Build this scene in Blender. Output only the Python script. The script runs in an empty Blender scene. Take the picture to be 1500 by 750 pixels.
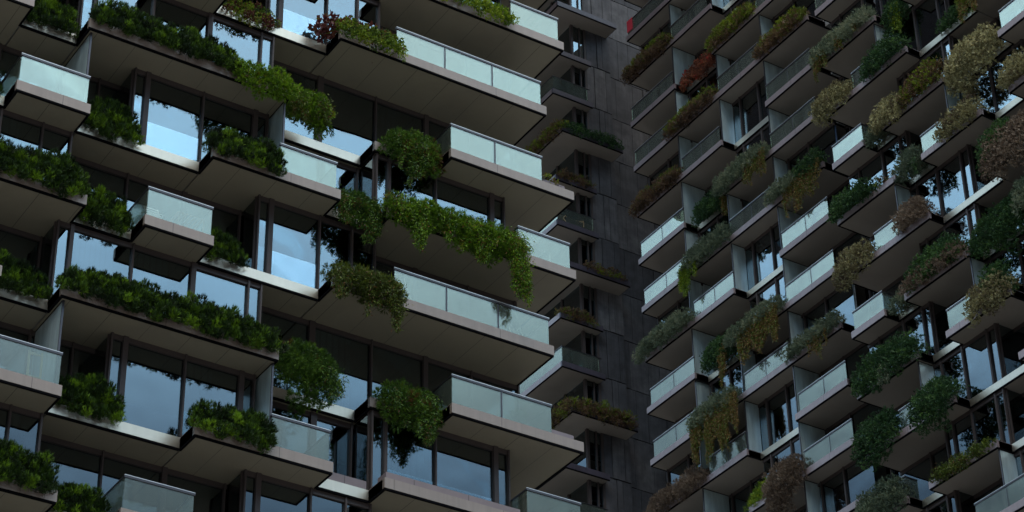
import bpy, bmesh, math, random
import numpy as np
R = math.radians
rnd = random.Random(7)
EYE = 1.6                      # all heights below are measured from the camera's eye; ground is z = 0
sc = bpy.context.scene
col = sc.collection

# ------------------------------------------------------------------ materials
def mat(name):
    m = bpy.data.materials.new(name); m.use_nodes = True
    nt = m.node_tree; nt.nodes.clear()
    out = nt.nodes.new('ShaderNodeOutputMaterial')
    return m, nt, out
def N(nt, t, **kw):
    n = nt.nodes.new('ShaderNode' + t)
    for k, v in kw.items():
        if k in n.inputs: n.inputs[k].default_value = v
        else: setattr(n, k, v)
    return n
def L(nt, a, b): nt.links.new(a, b)
def rgba(c): return (c[0], c[1], c[2], 1.0)

def surface(name, c, rough=.6, metal=0.0, spec=.5, var=.12, scale=1.5, streak=0.0, seam=None, bump=0.0, blot=None):
    """painted / concrete / metal skin: base colour with mottling, optional rain streaks, optional panel seams"""
    m, nt, out = mat(name)
    p = N(nt, 'BsdfPrincipled', Roughness=rough, Metallic=metal)
    p.inputs['Specular IOR Level'].default_value = spec
    geo = N(nt, 'NewGeometry')
    n1 = N(nt, 'TexNoise', Scale=scale, Detail=6.0, Roughness=.65); L(nt, geo.outputs['Position'], n1.inputs['Vector'])
    ramp = N(nt, 'MapRange'); ramp.inputs['From Min'].default_value = .3; ramp.inputs['From Max'].default_value = .7
    ramp.inputs['To Min'].default_value = 1 - var; ramp.inputs['To Max'].default_value = 1 + var
    L(nt, n1.outputs['Fac'], ramp.inputs['Value'])
    val = ramp.outputs['Result']
    if streak:
        mp = N(nt, 'Mapping'); mp.inputs['Scale'].default_value = (7, 7, .35)
        L(nt, geo.outputs['Position'], mp.inputs['Vector'])
        n2 = N(nt, 'TexNoise', Scale=1.0, Detail=4.0, Roughness=.6); L(nt, mp.outputs['Vector'], n2.inputs['Vector'])
        r2 = N(nt, 'MapRange'); r2.inputs['From Min'].default_value = .35; r2.inputs['From Max'].default_value = .7
        r2.inputs['To Min'].default_value = 1 + streak * .5; r2.inputs['To Max'].default_value = 1 - streak
        L(nt, n2.outputs['Fac'], r2.inputs['Value'])
        mu = N(nt, 'Math', operation='MULTIPLY'); L(nt, val, mu.inputs[0]); L(nt, r2.outputs['Result'], mu.inputs[1]); val = mu.outputs[0]
    if seam:
        for axis, step, off, wid in seam:
            sp = N(nt, 'SeparateXYZ'); L(nt, geo.outputs['Position'], sp.inputs[0])
            a = N(nt, 'Math', operation='SUBTRACT'); L(nt, sp.outputs[axis], a.inputs[0]); a.inputs[1].default_value = off
            b = N(nt, 'Math', operation='PINGPONG'); L(nt, a.outputs[0], b.inputs[0]); b.inputs[1].default_value = step / 2
            g = N(nt, 'Math', operation='GREATER_THAN'); L(nt, b.outputs[0], g.inputs[0]); g.inputs[1].default_value = wid
            h = N(nt, 'MapRange'); L(nt, g.outputs[0], h.inputs['Value']); h.inputs['To Min'].default_value = .35; h.inputs['To Max'].default_value = 1
            mu = N(nt, 'Math', operation='MULTIPLY'); L(nt, val, mu.inputs[0]); L(nt, h.outputs['Result'], mu.inputs[1]); val = mu.outputs[0]
    vm = N(nt, 'VectorMath', operation='SCALE'); vm.inputs[0].default_value = c; L(nt, val, vm.inputs['Scale'])
    cs = vm.outputs[0]
    if blot:
        n3 = N(nt, 'TexNoise', Scale=.5, Detail=3.0); L(nt, geo.outputs['Position'], n3.inputs['Vector'])
        r3 = N(nt, 'MapRange'); r3.inputs['From Min'].default_value = .42; r3.inputs['From Max'].default_value = .62
        L(nt, n3.outputs['Fac'], r3.inputs['Value'])
        mx = N(nt, 'Mix', data_type='RGBA'); mx.inputs['B'].default_value = rgba(blot)
        mf = N(nt, 'Math', operation='MULTIPLY'); L(nt, r3.outputs['Result'], mf.inputs[0]); mf.inputs[1].default_value = .5
        L(nt, mf.outputs[0], mx.inputs['Factor']); L(nt, cs, mx.inputs['A']); cs = mx.outputs['Result']
    L(nt, cs, p.inputs['Base Color'])
    if bump:
        bp = N(nt, 'Bump', Strength=bump, Distance=.02); L(nt, n1.outputs['Fac'], bp.inputs['Height']); L(nt, bp.outputs[0], p.inputs['Normal'])
    L(nt, p.outputs[0], out.inputs[0])
    return m

def glass(name, refl, tint, gcol=(.9, .95, 1), body=0.0, bcol=(.5, .6, .58), rough=0.0, wave=.015, fres=.5):
    """sheet glass: mirror reflection + tinted see-through + optional milky body"""
    m, nt, out = mat(name)
    tr = N(nt, 'BsdfTransparent', Color=rgba(tint))
    gl = N(nt, 'BsdfGlossy', Color=rgba(gcol), Roughness=rough)
    geo = N(nt, 'NewGeometry')
    nz = N(nt, 'TexNoise', Scale=.7, Detail=1.0); L(nt, geo.outputs['Position'], nz.inputs['Vector'])
    bp = N(nt, 'Bump', Strength=wave, Distance=.3); L(nt, nz.outputs['Fac'], bp.inputs['Height']); L(nt, bp.outputs[0], gl.inputs['Normal'])
    base = tr.outputs[0]
    if body:
        df = N(nt, 'BsdfDiffuse', Color=rgba(bcol)); tl = N(nt, 'BsdfTranslucent', Color=rgba(bcol))
        a = N(nt, 'MixShader'); a.inputs[0].default_value = .4; L(nt, df.outputs[0], a.inputs[1]); L(nt, tl.outputs[0], a.inputs[2])
        b = N(nt, 'MixShader')
        mpg = N(nt, 'Mapping'); mpg.inputs['Scale'].default_value = (3, 3, .5); L(nt, geo.outputs['Position'], mpg.inputs['Vector'])
        dn = N(nt, 'TexNoise', Scale=1.0, Detail=5.0, Roughness=.6); L(nt, mpg.outputs[0], dn.inputs['Vector'])
        dr_ = N(nt, 'MapRange'); dr_.inputs['From Min'].default_value = .3; dr_.inputs['From Max'].default_value = .72
        dr_.inputs['To Min'].default_value = body * .55; dr_.inputs['To Max'].default_value = min(1, body * 1.5)
        L(nt, dn.outputs['Fac'], dr_.inputs['Value']); L(nt, dr_.outputs['Result'], b.inputs[0]); L(nt, tr.outputs[0], b.inputs[1]); L(nt, a.outputs[0], b.inputs[2]); base = b.outputs[0]
    fr = N(nt, 'Fresnel', IOR=1.5)
    ma = N(nt, 'Math', operation='MULTIPLY_ADD'); L(nt, fr.outputs[0], ma.inputs[0]); ma.inputs[1].default_value = fres; ma.inputs[2].default_value = refl; ma.use_clamp = True
    mx = N(nt, 'MixShader'); L(nt, ma.outputs[0], mx.inputs[0]); L(nt, base, mx.inputs[1]); L(nt, gl.outputs[0], mx.inputs[2])
    L(nt, mx.outputs[0], out.inputs[0])
    return m

def leafmat(name, stops, trans=.25, rough=.55):
    """leaves: colour runs through a palette by the per-leaf 'tone' attribute"""
    m, nt, out = mat(name)
    at = N(nt, 'Attribute', attribute_name='tone')
    cr = N(nt, 'ValToRGB'); e = cr.color_ramp.elements
    e[0].position, e[0].color = stops[0][0], rgba(stops[0][1]); e[1].position, e[1].color = stops[-1][0], rgba(stops[-1][1])
    for s in stops[1:-1]:
        q = e.new(s[0]); q.color = rgba(s[1])
    L(nt, at.outputs['Fac'], cr.inputs[0])
    p = N(nt, 'BsdfPrincipled', Roughness=rough); p.inputs['Specular IOR Level'].default_value = .25
    L(nt, cr.outputs[0], p.inputs['Base Color'])
    t = N(nt, 'BsdfTranslucent'); L(nt, cr.outputs[0], t.inputs[0])
    mx = N(nt, 'MixShader'); mx.inputs[0].default_value = trans; L(nt, p.outputs[0], mx.inputs[1]); L(nt, t.outputs[0], mx.inputs[2])
    L(nt, mx.outputs[0], out.inputs[0])
    return m

M = {}
M['fascia'] = surface('fascia_cladding', (.24, .185, .15), rough=.42, metal=.3, spec=.45, var=.07, scale=.7, streak=.09, seam=[(0, 3.76, 30.62, .008)])
M['fascia_r'] = surface('fascia_cladding_grey', (.26, .20, .195), rough=.42, metal=.3, spec=.45, var=.08, scale=.8, streak=.1, seam=[(1, 4.0, 83.2, .01)])
M['fascia_shaded'] = surface('fascia_cladding_shaded', (.05, .04, .055), rough=.5, var=.2, scale=1.2, streak=.2)  # darker copy of the cladding, with shade put into its colour
M['edge'] = surface('brushed_metal_edge', (.56, .49, .385), rough=.36, metal=.9, var=.06, scale=1.0, streak=.05)
M['soffit'] = surface('soffit_panel', (.255, .222, .155), rough=.7, var=.13, scale=.5, blot=(.17, .145, .105), seam=[(0, 1.24, 32.63, .009)])
M['soffit_r'] = surface('soffit_panel_plain', (.265, .228, .19), rough=.7, var=.12, scale=.5, blot=(.18, .15, .125))
M['black'] = surface('black_shadow_gap_and_frame', (.003, .003, .004), rough=.9, spec=.05, var=.1)  # near-black, paints in the shadow gap under fascias; also on screen heads
M['frame'] = surface('bronze_window_frame', (.055, .042, .038), rough=.55, metal=0, spec=.25, var=.08)
M['rail'] = surface('dark_handrail', (.06, .055, .06), rough=.35, metal=.6, var=.08)
M['railcap'] = surface('light_rail_cap', (.55, .53, .5), rough=.35, metal=.7, var=.05)
M['slab'] = surface('concrete_slab', (.20, .19, .18), rough=.85, var=.1)
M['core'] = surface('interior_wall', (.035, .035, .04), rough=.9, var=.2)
M['concrete'] = surface('charcoal_concrete_panel', (.080, .077, .080), rough=.8, var=.4, scale=1.3, streak=.2, bump=.25, blot=(.035, .031, .036))
M['concrete2'] = surface('dark_concrete_panel', (.050, .048, .052), rough=.8, var=.4, scale=1.5, streak=.22, bump=.25)
M['concrete3'] = surface('stained_concrete_panel', (.115, .108, .108), rough=.8, var=.45, scale=1.4, streak=.25, bump=.25, blot=(.04, .035, .04))
M['curtain'] = surface('curtain_cloth', (.55, .56, .55), rough=.9, var=.08, scale=8, seam=[(0, .22, 0, .03), (1, .22, 0, .03)])
M['curtain_b'] = surface('blue_blind_cloth', (.10, .17, .30), rough=.9, var=.1, scale=6, seam=[(0, .16, 0, .02), (1, .16, 0, .02)])
M['curtain_g'] = surface('green_blind_cloth', (.10, .26, .22), rough=.9, var=.1, scale=6, seam=[(0, .2, 0, .02), (1, .2, 0, .02)])
M['pane'] = glass('window_glass', .125, (.30, .40, .42), gcol=(.88, .97, 1), fres=.8, wave=.02)
M['bal'] = glass('balustrade_glass', .075, (.74, .80, .76), gcol=(.84, .80, .70), body=.11, bcol=(.50, .58, .48), rough=.05, wave=.01, fres=.7)
M['guard'] = glass('lower_guard_glass', .02, (.90, .96, .97), body=.035, bcol=(.5, .65, .68), fres=.3)
M['bal_r'] = glass('clear_balustrade_glass', .10, (.76, .85, .82), gcol=(.86, .83, .72), body=.14, bcol=(.54, .63, .56), rough=.01, wave=.03, fres=.8)
M['fin'] = glass('frosted_screen_glass', .26, (.5, .6, .6), gcol=(.85, .95, .98), body=.9, bcol=(.70, .80, .78), rough=.3, wave=.01, fres=.5)
M['wood'] = surface('teak_furniture', (.42, .27, .13), rough=.6, var=.2, scale=9)
M['white'] = surface('white_powder_coat', (.78, .78, .76), rough=.5, var=.04)
M['white_wood'] = surface('pale_wood', (.88, .72, .46), rough=.6, var=.1)
M['red'] = surface('red_towel_cloth', (.55, .03, .05), rough=.9, var=.1)
M['orange'] = surface('orange_cushion_cloth', (.65, .25, .06), rough=.9, var=.1)
M['planter'] = surface('grey_planter_box', (.17, .14, .15), rough=.7, var=.15)
M['bark'] = surface('woody_stems', (.16, .10, .06), rough=.9, var=.3, scale=12)
M['asphalt'] = surface('asphalt_ground', (.16, .155, .15), rough=.95, var=.15, scale=.3)

G1, G2, G3 = (.005, .012, .002), (.018, .043, .003), (.13, .22, .008)
M['conifer'] = leafmat('conifer_foliage', [(0, G1), (.5, G2), (.78, (.06, .12, .005)), (1, (.17, .29, .010))], trans=.12)
M['juniper'] = leafmat('juniper_foliage', [(0, (.03, .06, .006)), (.45, (.075, .155, .008)), (.85, (.21, .35, .015)), (.93, (.20, .09, .02)), (1, (.13, .05, .02))])
M['juniper_d'] = leafmat('dark_juniper_foliage', [(0, (.015, .035, .006)), (.5, (.045, .10, .012)), (.88, (.13, .23, .02)), (.95, (.13, .05, .015)), (1, (.10, .04, .015))])
M['juniper_o'] = leafmat('olive_juniper_foliage', [(0, (.03, .035, .008)), (.5, (.07, .10, .015)), (.85, (.14, .18, .02)), (.93, (.16, .07, .025)), (1, (.10, .05, .02))])
M['mixed'] = leafmat('mixed_flowering_foliage', [(0, (.03, .05, .01)), (.35, (.10, .17, .01)), (.62, (.24, .30, .02)), (.75, (.14, .05, .03)), (1, (.09, .02, .02))])
M['yellow'] = leafmat('yellow_green_foliage', [(0, (.04, .08, .006)), (.5, (.13, .22, .01)), (1, (.34, .40, .02))])
M['ash'] = leafmat('grey_green_foliage', [(0, (.05, .07, .045)), (.5, (.14, .18, .11)), (1, (.30, .31, .19))])
M['pale'] = leafmat('pale_flowering_foliage', [(0, (.10, .07, .045)), (.35, (.19, .17, .08)), (.7, (.38, .35, .17)), (1, (.55, .50, .27))])
M['brown'] = leafmat('dry_brown_foliage', [(0, (.06, .042, .03)), (.5, (.165, .115, .08)), (1, (.30, .23, .16))])
M['rust'] = leafmat('rusty_foliage', [(0, (.05, .035, .02)), (.35, (.15, .085, .05)), (.5, (.19, .12, .045)), (.62, (.09, .13, .015)), (1, (.23, .28, .015))])
M['red_leaf'] = leafmat('red_orange_foliage', [(0, (.09, .04, .03)), (.5, (.26, .09, .05)), (.9, (.36, .14, .06)), (1, (.55, .03, .04))])
M['green_r'] = leafmat('deep_green_foliage', [(0, (.012, .03, .014)), (.5, (.035, .085, .028)), (1, (.09, .17, .04))])
M['trail'] = leafmat('golden_trailing_foliage', [(0, (.06, .045, .015)), (.3, (.17, .11, .03)), (.55, (.27, .14, .05)), (.7, (.12, .14, .02)), (1, (.09, .16, .02))])
M['trail_g'] = leafmat('green_trailing_foliage', [(0, (.06, .10, .01)), (.6, (.15, .24, .012)), (1, (.28, .32, .02))])

# ------------------------------------------------------------------ mesh helpers
class MB:
    def __init__(s, f=None): s.v = []; s.f = []; s.map = f
    def pt(s, p): return s.map(*p) if s.map else p
    def box(s, x0, x1, y0, y1, z0, z1):
        i = len(s.v)
        for p in ((x0, y0, z0), (x1, y0, z0), (x1, y1, z0), (x0, y1, z0), (x0, y0, z1), (x1, y0, z1), (x1, y1, z1), (x0, y1, z1)):
            s.v.append(s.pt(p))
        s.f += [(i, i+3, i+2, i+1), (i+4, i+5, i+6, i+7), (i, i+1, i+5, i+4), (i+1, i+2, i+6, i+5), (i+2, i+3, i+7, i+6), (i+3, i, i+4, i+7)]
        return s
    def bar(s, a, b, r, n=6):
        a = np.array(s.pt(a), float); b = np.array(s.pt(b), float); d = b - a; d /= np.linalg.norm(d)
        u = np.cross(d, (0, 0, 1) if abs(d[2]) < .9 else (1, 0, 0)); u /= np.linalg.norm(u); w = np.cross(d, u); i = len(s.v)
        for e in (a, b):
            for k in range(n):
                t = 2 * math.pi * k / n; s.v.append(tuple(e + r * (math.cos(t) * u + math.sin(t) * w)))
        for k in range(n): s.f.append((i + k, i + (k + 1) % n, i + n + (k + 1) % n, i + n + k))
        s.f += [tuple(i + k for k in reversed(range(n))), tuple(i + n + k for k in range(n))]
        return s
    def build(s, name, m, parent=None, bevel=0):
        me = bpy.data.meshes.new(name); me.from_pydata([(x, y, z + EYE) for x, y, z in s.v], [], s.f)
        bm = bmesh.new(); bm.from_mesh(me); bmesh.ops.recalc_face_normals(bm, faces=bm.faces); bm.to_mesh(me); bm.free()
        me.materials.append(m); o = bpy.data.objects.new(name, me); col.objects.link(o)
        if parent: o.parent = parent
        if bevel:
            b = o.modifiers.new('b', 'BEVEL'); b.width = bevel; b.segments = 1; b.limit_method = 'ANGLE'
        return o
def tag(o, label=None, cat=None, group=None, kind=None):
    for k, v in (('label', label), ('category', cat), ('group', group), ('kind', kind)):
        if v: o[k] = v
    return o
def empty(name, parent=None):
    o = bpy.data.objects.new(name, None); o.empty_display_size = .5; col.objects.link(o)
    if parent: o.parent = parent
    return o

# local frames: s runs along the façade, d goes from the front plane into the building
mapL = lambda s, d, z: (s, 53.5 + d, z)
mapI = lambda s, d, z: (66.7 + d, s, z)
mapII = lambda s, d, z: (64.27 + d, s, z)
ZL = {-2: 26.95, -1: 30.14, 0: 33.33, 1: 36.53, 2: 39.74, 3: 42.95, 4: 46.12, 5: 49.31, 6: 52.45, 7: 55.65, 8: 58.85}
ZR = lambda k: 58.22 + 3.2 * k
TH = .39

def slab(parent, mp, zb, segs, back, fm, sm, label=None):
    """one storey's floor plate. segs = (s0, s1, d_front, kind) side by side"""
    segs = sorted(segs); S0, S1 = segs[0][0], segs[-1][1]
    b = MB(mp)
    for s0, s1, d, k in segs: b.box(s0 + .0, s1 - .0, d + .13, back, zb + .05, zb + TH - .02)
    o = b.build('floor_slab', M['slab'], parent)
    so = MB(mp); dr = MB(mp)
    for n, (s0, s1, d, k) in enumerate(segs):
        so.box(s0 + (.06 if n == 0 or segs[n-1][2] > d else 0), s1 - (.06 if n == len(segs)-1 or segs[n+1][2] > d else 0), d + .07, back, zb + .004, zb + .05)
        a0 = s0 + (.012 if n == 0 or segs[n-1][2] > d else 0); a1 = s1 - (.012 if n == len(segs)-1 or segs[n+1][2] > d else 0)
        dr.box(a0, a1, d + .012, d + .08, zb - .012, zb + .05)  # black strip put in as the shadow gap under the fascia
        fb = MB(mp)
        fb.box(s0, s1, d, d + .13, zb + .05, zb + TH)
        if n == 0 or segs[n-1][2] > d + .05:
            e = segs[n-1][2] if n else back
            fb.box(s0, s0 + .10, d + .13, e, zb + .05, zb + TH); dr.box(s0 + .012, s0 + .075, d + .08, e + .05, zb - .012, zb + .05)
        if n == len(segs) - 1 or segs[n+1][2] > d + .05:
            e = segs[n+1][2] if n < len(segs) - 1 else back
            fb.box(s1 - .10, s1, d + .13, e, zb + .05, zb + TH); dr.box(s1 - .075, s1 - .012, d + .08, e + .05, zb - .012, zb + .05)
        fb.build('fascia' if k == 'F' else 'metal_edge_strip', fm if k == 'F' else M['edge'], o)
    so.build('soffit', sm, o); dr.build('shadow_gap_strip', M['black'], o)
    return o

def wall(parent, mp, z0, z1, s0, s1, d, posts, glassm, end0=None, end1=None, blue=False):
    """glazed wall between two floor plates: frame, posts, panes, side returns"""
    fr = MB(mp)
    fr.box(s0, s1, d, d + .12, z1 - .16, z1 + .02); fr.box(s0, s1, d, d + .12, z0 - .02, z0 + .06)
    ps = sorted(posts)
    for p, w in ps: fr.box(p - w / 2, p + w / 2, d - .05, d + .12, z0, z1)
    w_ = fr.build('window', M['frame'], parent)
    xs = [s0] + [p for p, w in ps if s0 + .15 < p < s1 - .15] + [s1]
    for a, b in zip(xs[:-1], xs[1:]):
        if b - a < .1: continue
        e = rnd.uniform(-.004, .004)
        g = MB(mp); i = len(g.v)
        g.box(a + .01, b - .01, d + .06, d + .072, z0 + .05, z1 - .14)
        o = g.build('pane', glassm, w_)
        t1, t2 = rnd.uniform(-.007, .007), rnd.uniform(-.006, .006); zm = (z0 + z1) / 2 + EYE; sm_ = (a + b) / 2
        for v in o.data.vertices:                                   # every pane sits a few millimetres out of true
            if mp is mapL: v.co.y += t1 * (v.co.z - zm) + t2 * (v.co.x - sm_)
            else: v.co.x += t1 * (v.co.z - zm) + t2 * (v.co.y - sm_)
        if mp is mapL and d < 1.5 and b - a > 1.2 and rnd.random() < .75: MB(mp).box(a + .06, b - .06, d + .04, d + .048, z0 + .06, z0 + 1.0).build('guard_pane', M['guard'], w_)
        c = .25 if blue else rnd.random()
        if c < (.36 if d < 1.5 or blue else .12):
            m = M['curtain'] if c < .2 else (M['curtain_b'] if c < .30 else M['curtain_g'])
            t = rnd.uniform(.35, 1.0)
            MB(mp).box(a + .05, a + .05 + (b - a - .1) * t, d + .22, d + .25, z0 + .04, z1 - .05).build('curtain', m, w_)
    for e, sgn in ((end0, s0), (end1, s1)):
        if e:
            g = MB(mp); g.box(sgn - .02, sgn + .02, d + .12, e, z0 + .05, z1 - .03); g.build('side_pane', glassm, w_)
            q = MB(mp); q.box(sgn - .04, sgn + .04, d + .10, d + .16, z0, z1); q.build('corner_post', M['frame'], w_)
    return w_

def balustrade(parent, mp, zt, s0, s1, d, joints=(), m=None, ret0=0, ret1=0, post=.022):
    m = m or M['bal']; H = 1.0
    r = MB(mp); r.box(s0 - .02, s1 + .02, d + .075, d + .15, zt + H - .015, zt + H + .05)
    if ret0: r.box(s0 - .02, s0 + .04, d + .145, ret0, zt + H, zt + H + .045)
    if ret1: r.box(s1 - .04, s1 + .02, d + .145, ret1, zt + H, zt + H + .045)
    if post:
        for j in joints: r.box(j - post, j + post, d + .09, d + .13, zt, zt + H)
    o = r.build('balustrade', M['rail'], parent)
    MB(mp).box(s0 - .02, s1 + .02, d + .07, d + .12, zt + H + .052, zt + H + .07).build('rail_cap', M['railcap'], o)
    js = [s0] + list(joints) + [s1]
    for a, b in zip(js[:-1], js[1:]):
        MB(mp).box(a + .008, b - .008, d + .10, d + .115, zt - .02, zt + H).build('glass_panel', m, o)
    for e, s in ((ret0, s0), (ret1, s1)):
        if e: MB(mp).box(s - .007, s + .007, d + .13, e, zt - .02, zt + H).build('glass_panel', m, o)
    return o

def fin(parent, mp, z0, z1, s, d0, d1):
    o = MB(mp).box(s - .018, s + .018, d0 + .03, d1, z0, z1 - .02).build('privacy_screen', M['fin'], parent)
    MB(mp).box(s - .03, s + .03, d0, d0 + .04, z0, z1).build('screen_frame', M['rail'], o)
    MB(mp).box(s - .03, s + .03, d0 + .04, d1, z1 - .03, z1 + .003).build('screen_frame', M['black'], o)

# ------------------------------------------------------------------ left tower
LT = empty('apartment_tower')
tag(LT, 'nearer apartment tower filling the left half, with green planted balconies and glass balustrades', 'apartment building')
PA = [(9.5, 13.5, 0, 'F'), (13.5, 17.9, .95, 'B'), (17.9, 20.21, 0, 'F'), (20.21, 24.2, .95, 'B'), (24.2, 28.6, 0, 'F'), (28.6, 30.3, .95, 'B'), (30.3, 37.36, 0, 'F')]
PB = [(9.5, 14, .95, 'B'), (14, 18.13, 0, 'F'), (18.13, 19.9, .95, 'B'), (19.9, 26.71, 0, 'F'), (26.71, 30.3, 1.92, 'E'), (30.3, 32.6, .95, 'F'), (32.6, 37.4, 0, 'F')]
PC = [(9.5, 12, .95, 'B'), (12, 20.38, 0, 'F'), (20.38, 22.2, .95, 'B'), (22.2, 24.42, 0, 'F'), (24.42, 28.42, .95, 'B'), (28.42, 36.4, 0, 'F')]
for k in range(-2, 9):
    segs = {0: PA, 1: PB, 2: PC}[k % 3]
    if k == 6: segs = segs[:-1] + [(30.3, 37.21, 0, 'F')]
    slab(LT, mapL, ZL[k], segs, 4.6, M['fascia'], M['soffit'])
W = .16; T = .055; WR = .10
for k in range(-1, 9):
    z1 = ZL[k]; z0 = ZL[k-1] + TH - .02
    def wl(s0, s1, d, posts, e0=None, e1=None, blue=False): wall(LT, mapL, z0, z1, s0, s1, d, posts, M['pane'], e0, e1, blue)
    if k % 3 == 0:
        wl(14, 20.15, 1.05, [(14.1, T), (15.9, W), (17.9, T), (19.2, T), (20.1, T)], None, 2.2)
        wl(20.1, 26.3, 2.1, [(20.35, T), (22.4, T), (24.3, W), (26.2, T)])
        wl(26.3, 30.45, 1.05, [(26.33, T), (26.75, W), (28.45, T), (29.6, T), (30.42, T)], 2.2, 2.2)
        wl(30.45, 36.4, 2.1, [(30.9, T), (32.5, W), (34.5, T), (36.3, T)], None, 4.4)
    elif k % 3 == 1:
        wl(14, 20.05, 2.1, [(16, T), (17.9, W), (19.9, T)])
        wl(20.1, 21.9, 2.1, [(20.4, T), (21.2, T)])
        wl(21.9, 26.5, 1.05, [(21.93, T), (22.36, W), (24.25, T), (26.05, W), (26.47, T)], 2.2, 2.2)
        wl(26.6, 30.4, 2.1, [(27.2, T), (29.0, .2), (30.3, T)], blue=True)
        wl(30.4, 35.3, 1.05, [(30.43, T), (30.9, .1), (32.65, T), (34.8, W), (35.27, T)], 2.2, 4.4)
        fin(LT, mapL, z0, z1, 20.06, .16, 2.1); fin(LT, mapL, z0, z1, 26.62, .16, 2.1)
    else:
        wl(14, 19.96, 2.1, [(16, T), (17.9, W), (19.9, T)])
        wl(19.96, 26.57, 1.05, [(19.99, T), (20.42, .12), (22.35, T), (24.3, W), (26.12, T), (26.54, T)], 2.2, 2.2)
        wl(26.57, 36.42, 2.1, [(26.9, T), (28.85, W + .05), (30.95, T), (32.9, W), (34.6, T), (36.38, T)], None, 4.4)
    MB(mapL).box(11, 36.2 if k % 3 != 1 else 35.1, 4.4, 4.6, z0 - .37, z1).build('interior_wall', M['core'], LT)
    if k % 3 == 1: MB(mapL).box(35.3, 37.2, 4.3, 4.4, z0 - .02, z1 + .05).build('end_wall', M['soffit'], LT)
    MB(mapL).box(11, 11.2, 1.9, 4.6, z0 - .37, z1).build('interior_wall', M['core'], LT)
MB(mapL).box(9.5, 34.6, 4.62, 20, -1.6 - 0, 62).build('building_core', M['slab'], LT)
MB(mapL).box(10.5, 34.5, 1.4, 4.60, -1.6, ZL[-2] - .01).build('lower_storeys', M['slab'], LT)
zt = lambda k: ZL[k] + TH
for k, a, b, js, r0, r1 in [(6, 35.1, 37.05, (), 0, 1), (5, 30.58, 36.24, (32.44, 34.3), 0, 1), (4, 32.66, 36.2, (34.36,), 1, 0), (3, 35.2, 37.2, (), 1, 1),
        (2, 30.6, 36.28, (32.48, 34.38), 0, 1), (1, 32.66, 36.28, (34.45,), 1, 1), (0, 35.3, 37.25, (), 1, 1), (3, 17.98, 20.12, (), 1, 1), (2, 22.28, 24.36, (), 1, 1),
        (0, 17.4, 20.14, (), 0, 1), (-1, 22.28, 24.36, (), 1, 1), (3, 26.5, 28.48, (), 0, 1), (0, 26.62, 28.5, (), 0, 1), (6, 17.98, 20.12, (), 1, 1), (5, 22.28, 24.36, (), 1, 1)]:
    balustrade(LT, mapL, zt(k), a, b, 0, js, M['bal'], 2.05 if r0 else 0, 2.05 if r1 else 0)
# brown upstands behind the front edge on the lowest floors
for k, a, b, d in [(0, 30.45, 35.1, .18), (0, 28.7, 30.25, 1.0)]:
    MB(mapL).box(a, b, d, d + .5, zt(k) - .01, zt(k) + .30).build('planter_upstand', surface('upstand_cladding', (.17, .13, .13), var=.1, seam=[(0, 1.88, 31.4, .012)]), LT)

# ------------------------------------------------------------------ right tower
RT = empty('apartment_tower')
tag(RT, 'farther apartment tower filling the right half, with overgrown balconies in steep perspective', 'apartment building')
IA = [(85.15, 89.4, 0, 'F'), (81.35, 85.15, 0, 'F'), (73.4, 81.35, 0, 'F')]     # k = 1, 4, 7, 10
I1 = [(73.4, 89.35, 0, 'F')]
I0 = [(73.4, 77.4, 0, 'F'), (77.4, 81.3, .88, 'B'), (81.3, 89.3, 0, 'F')]
I2 = [(73.4, 81.5, 0, 'F'), (81.5, 85.05, .88, 'B'), (85.05, 89.4, 0, 'F')]
II2 = [(50, 58.2, 0, 'F'), (58.2, 60.0, .85, 'B'), (60.0, 64.1, 0, 'F'), (64.1, 65.93, .85, 'B'), (65.93, 70.2, 0, 'F')]
II1 = [(50, 55, .85, 'B'), (55, 60.1, 0, 'F'), (60.1, 64.1, .85, 'B'), (64.1, 70.1, 0, 'F')]
II0 = [(50, 58.3, 0, 'F'), (58.3, 62.05, .85, 'B'), (62.05, 66.35, 0, 'F'), (66.35, 67.75, .85, 'B'), (67.75, 70.1, 0, 'F')]
for k in range(-5, 13):
    zb = ZR(k)
    if k >= -3: slab(RT, mapI, zb, {1: I1, 0: I0, 2: I2}[k % 3], 5.6, M['fascia_r'], M['soffit_r'])
    if k >= -3: MB(mapI).box(70.3, 73.35, 1.2, 5.6, zb + .01, zb + .36).build('floor_slab', M['slab'], RT)
    if k <= 8: slab(RT, mapII, zb, {1: II1, 0: II0, 2: II2}[k % 3], 5.6, M['fascia_r'], M['soffit_r'])
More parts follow.
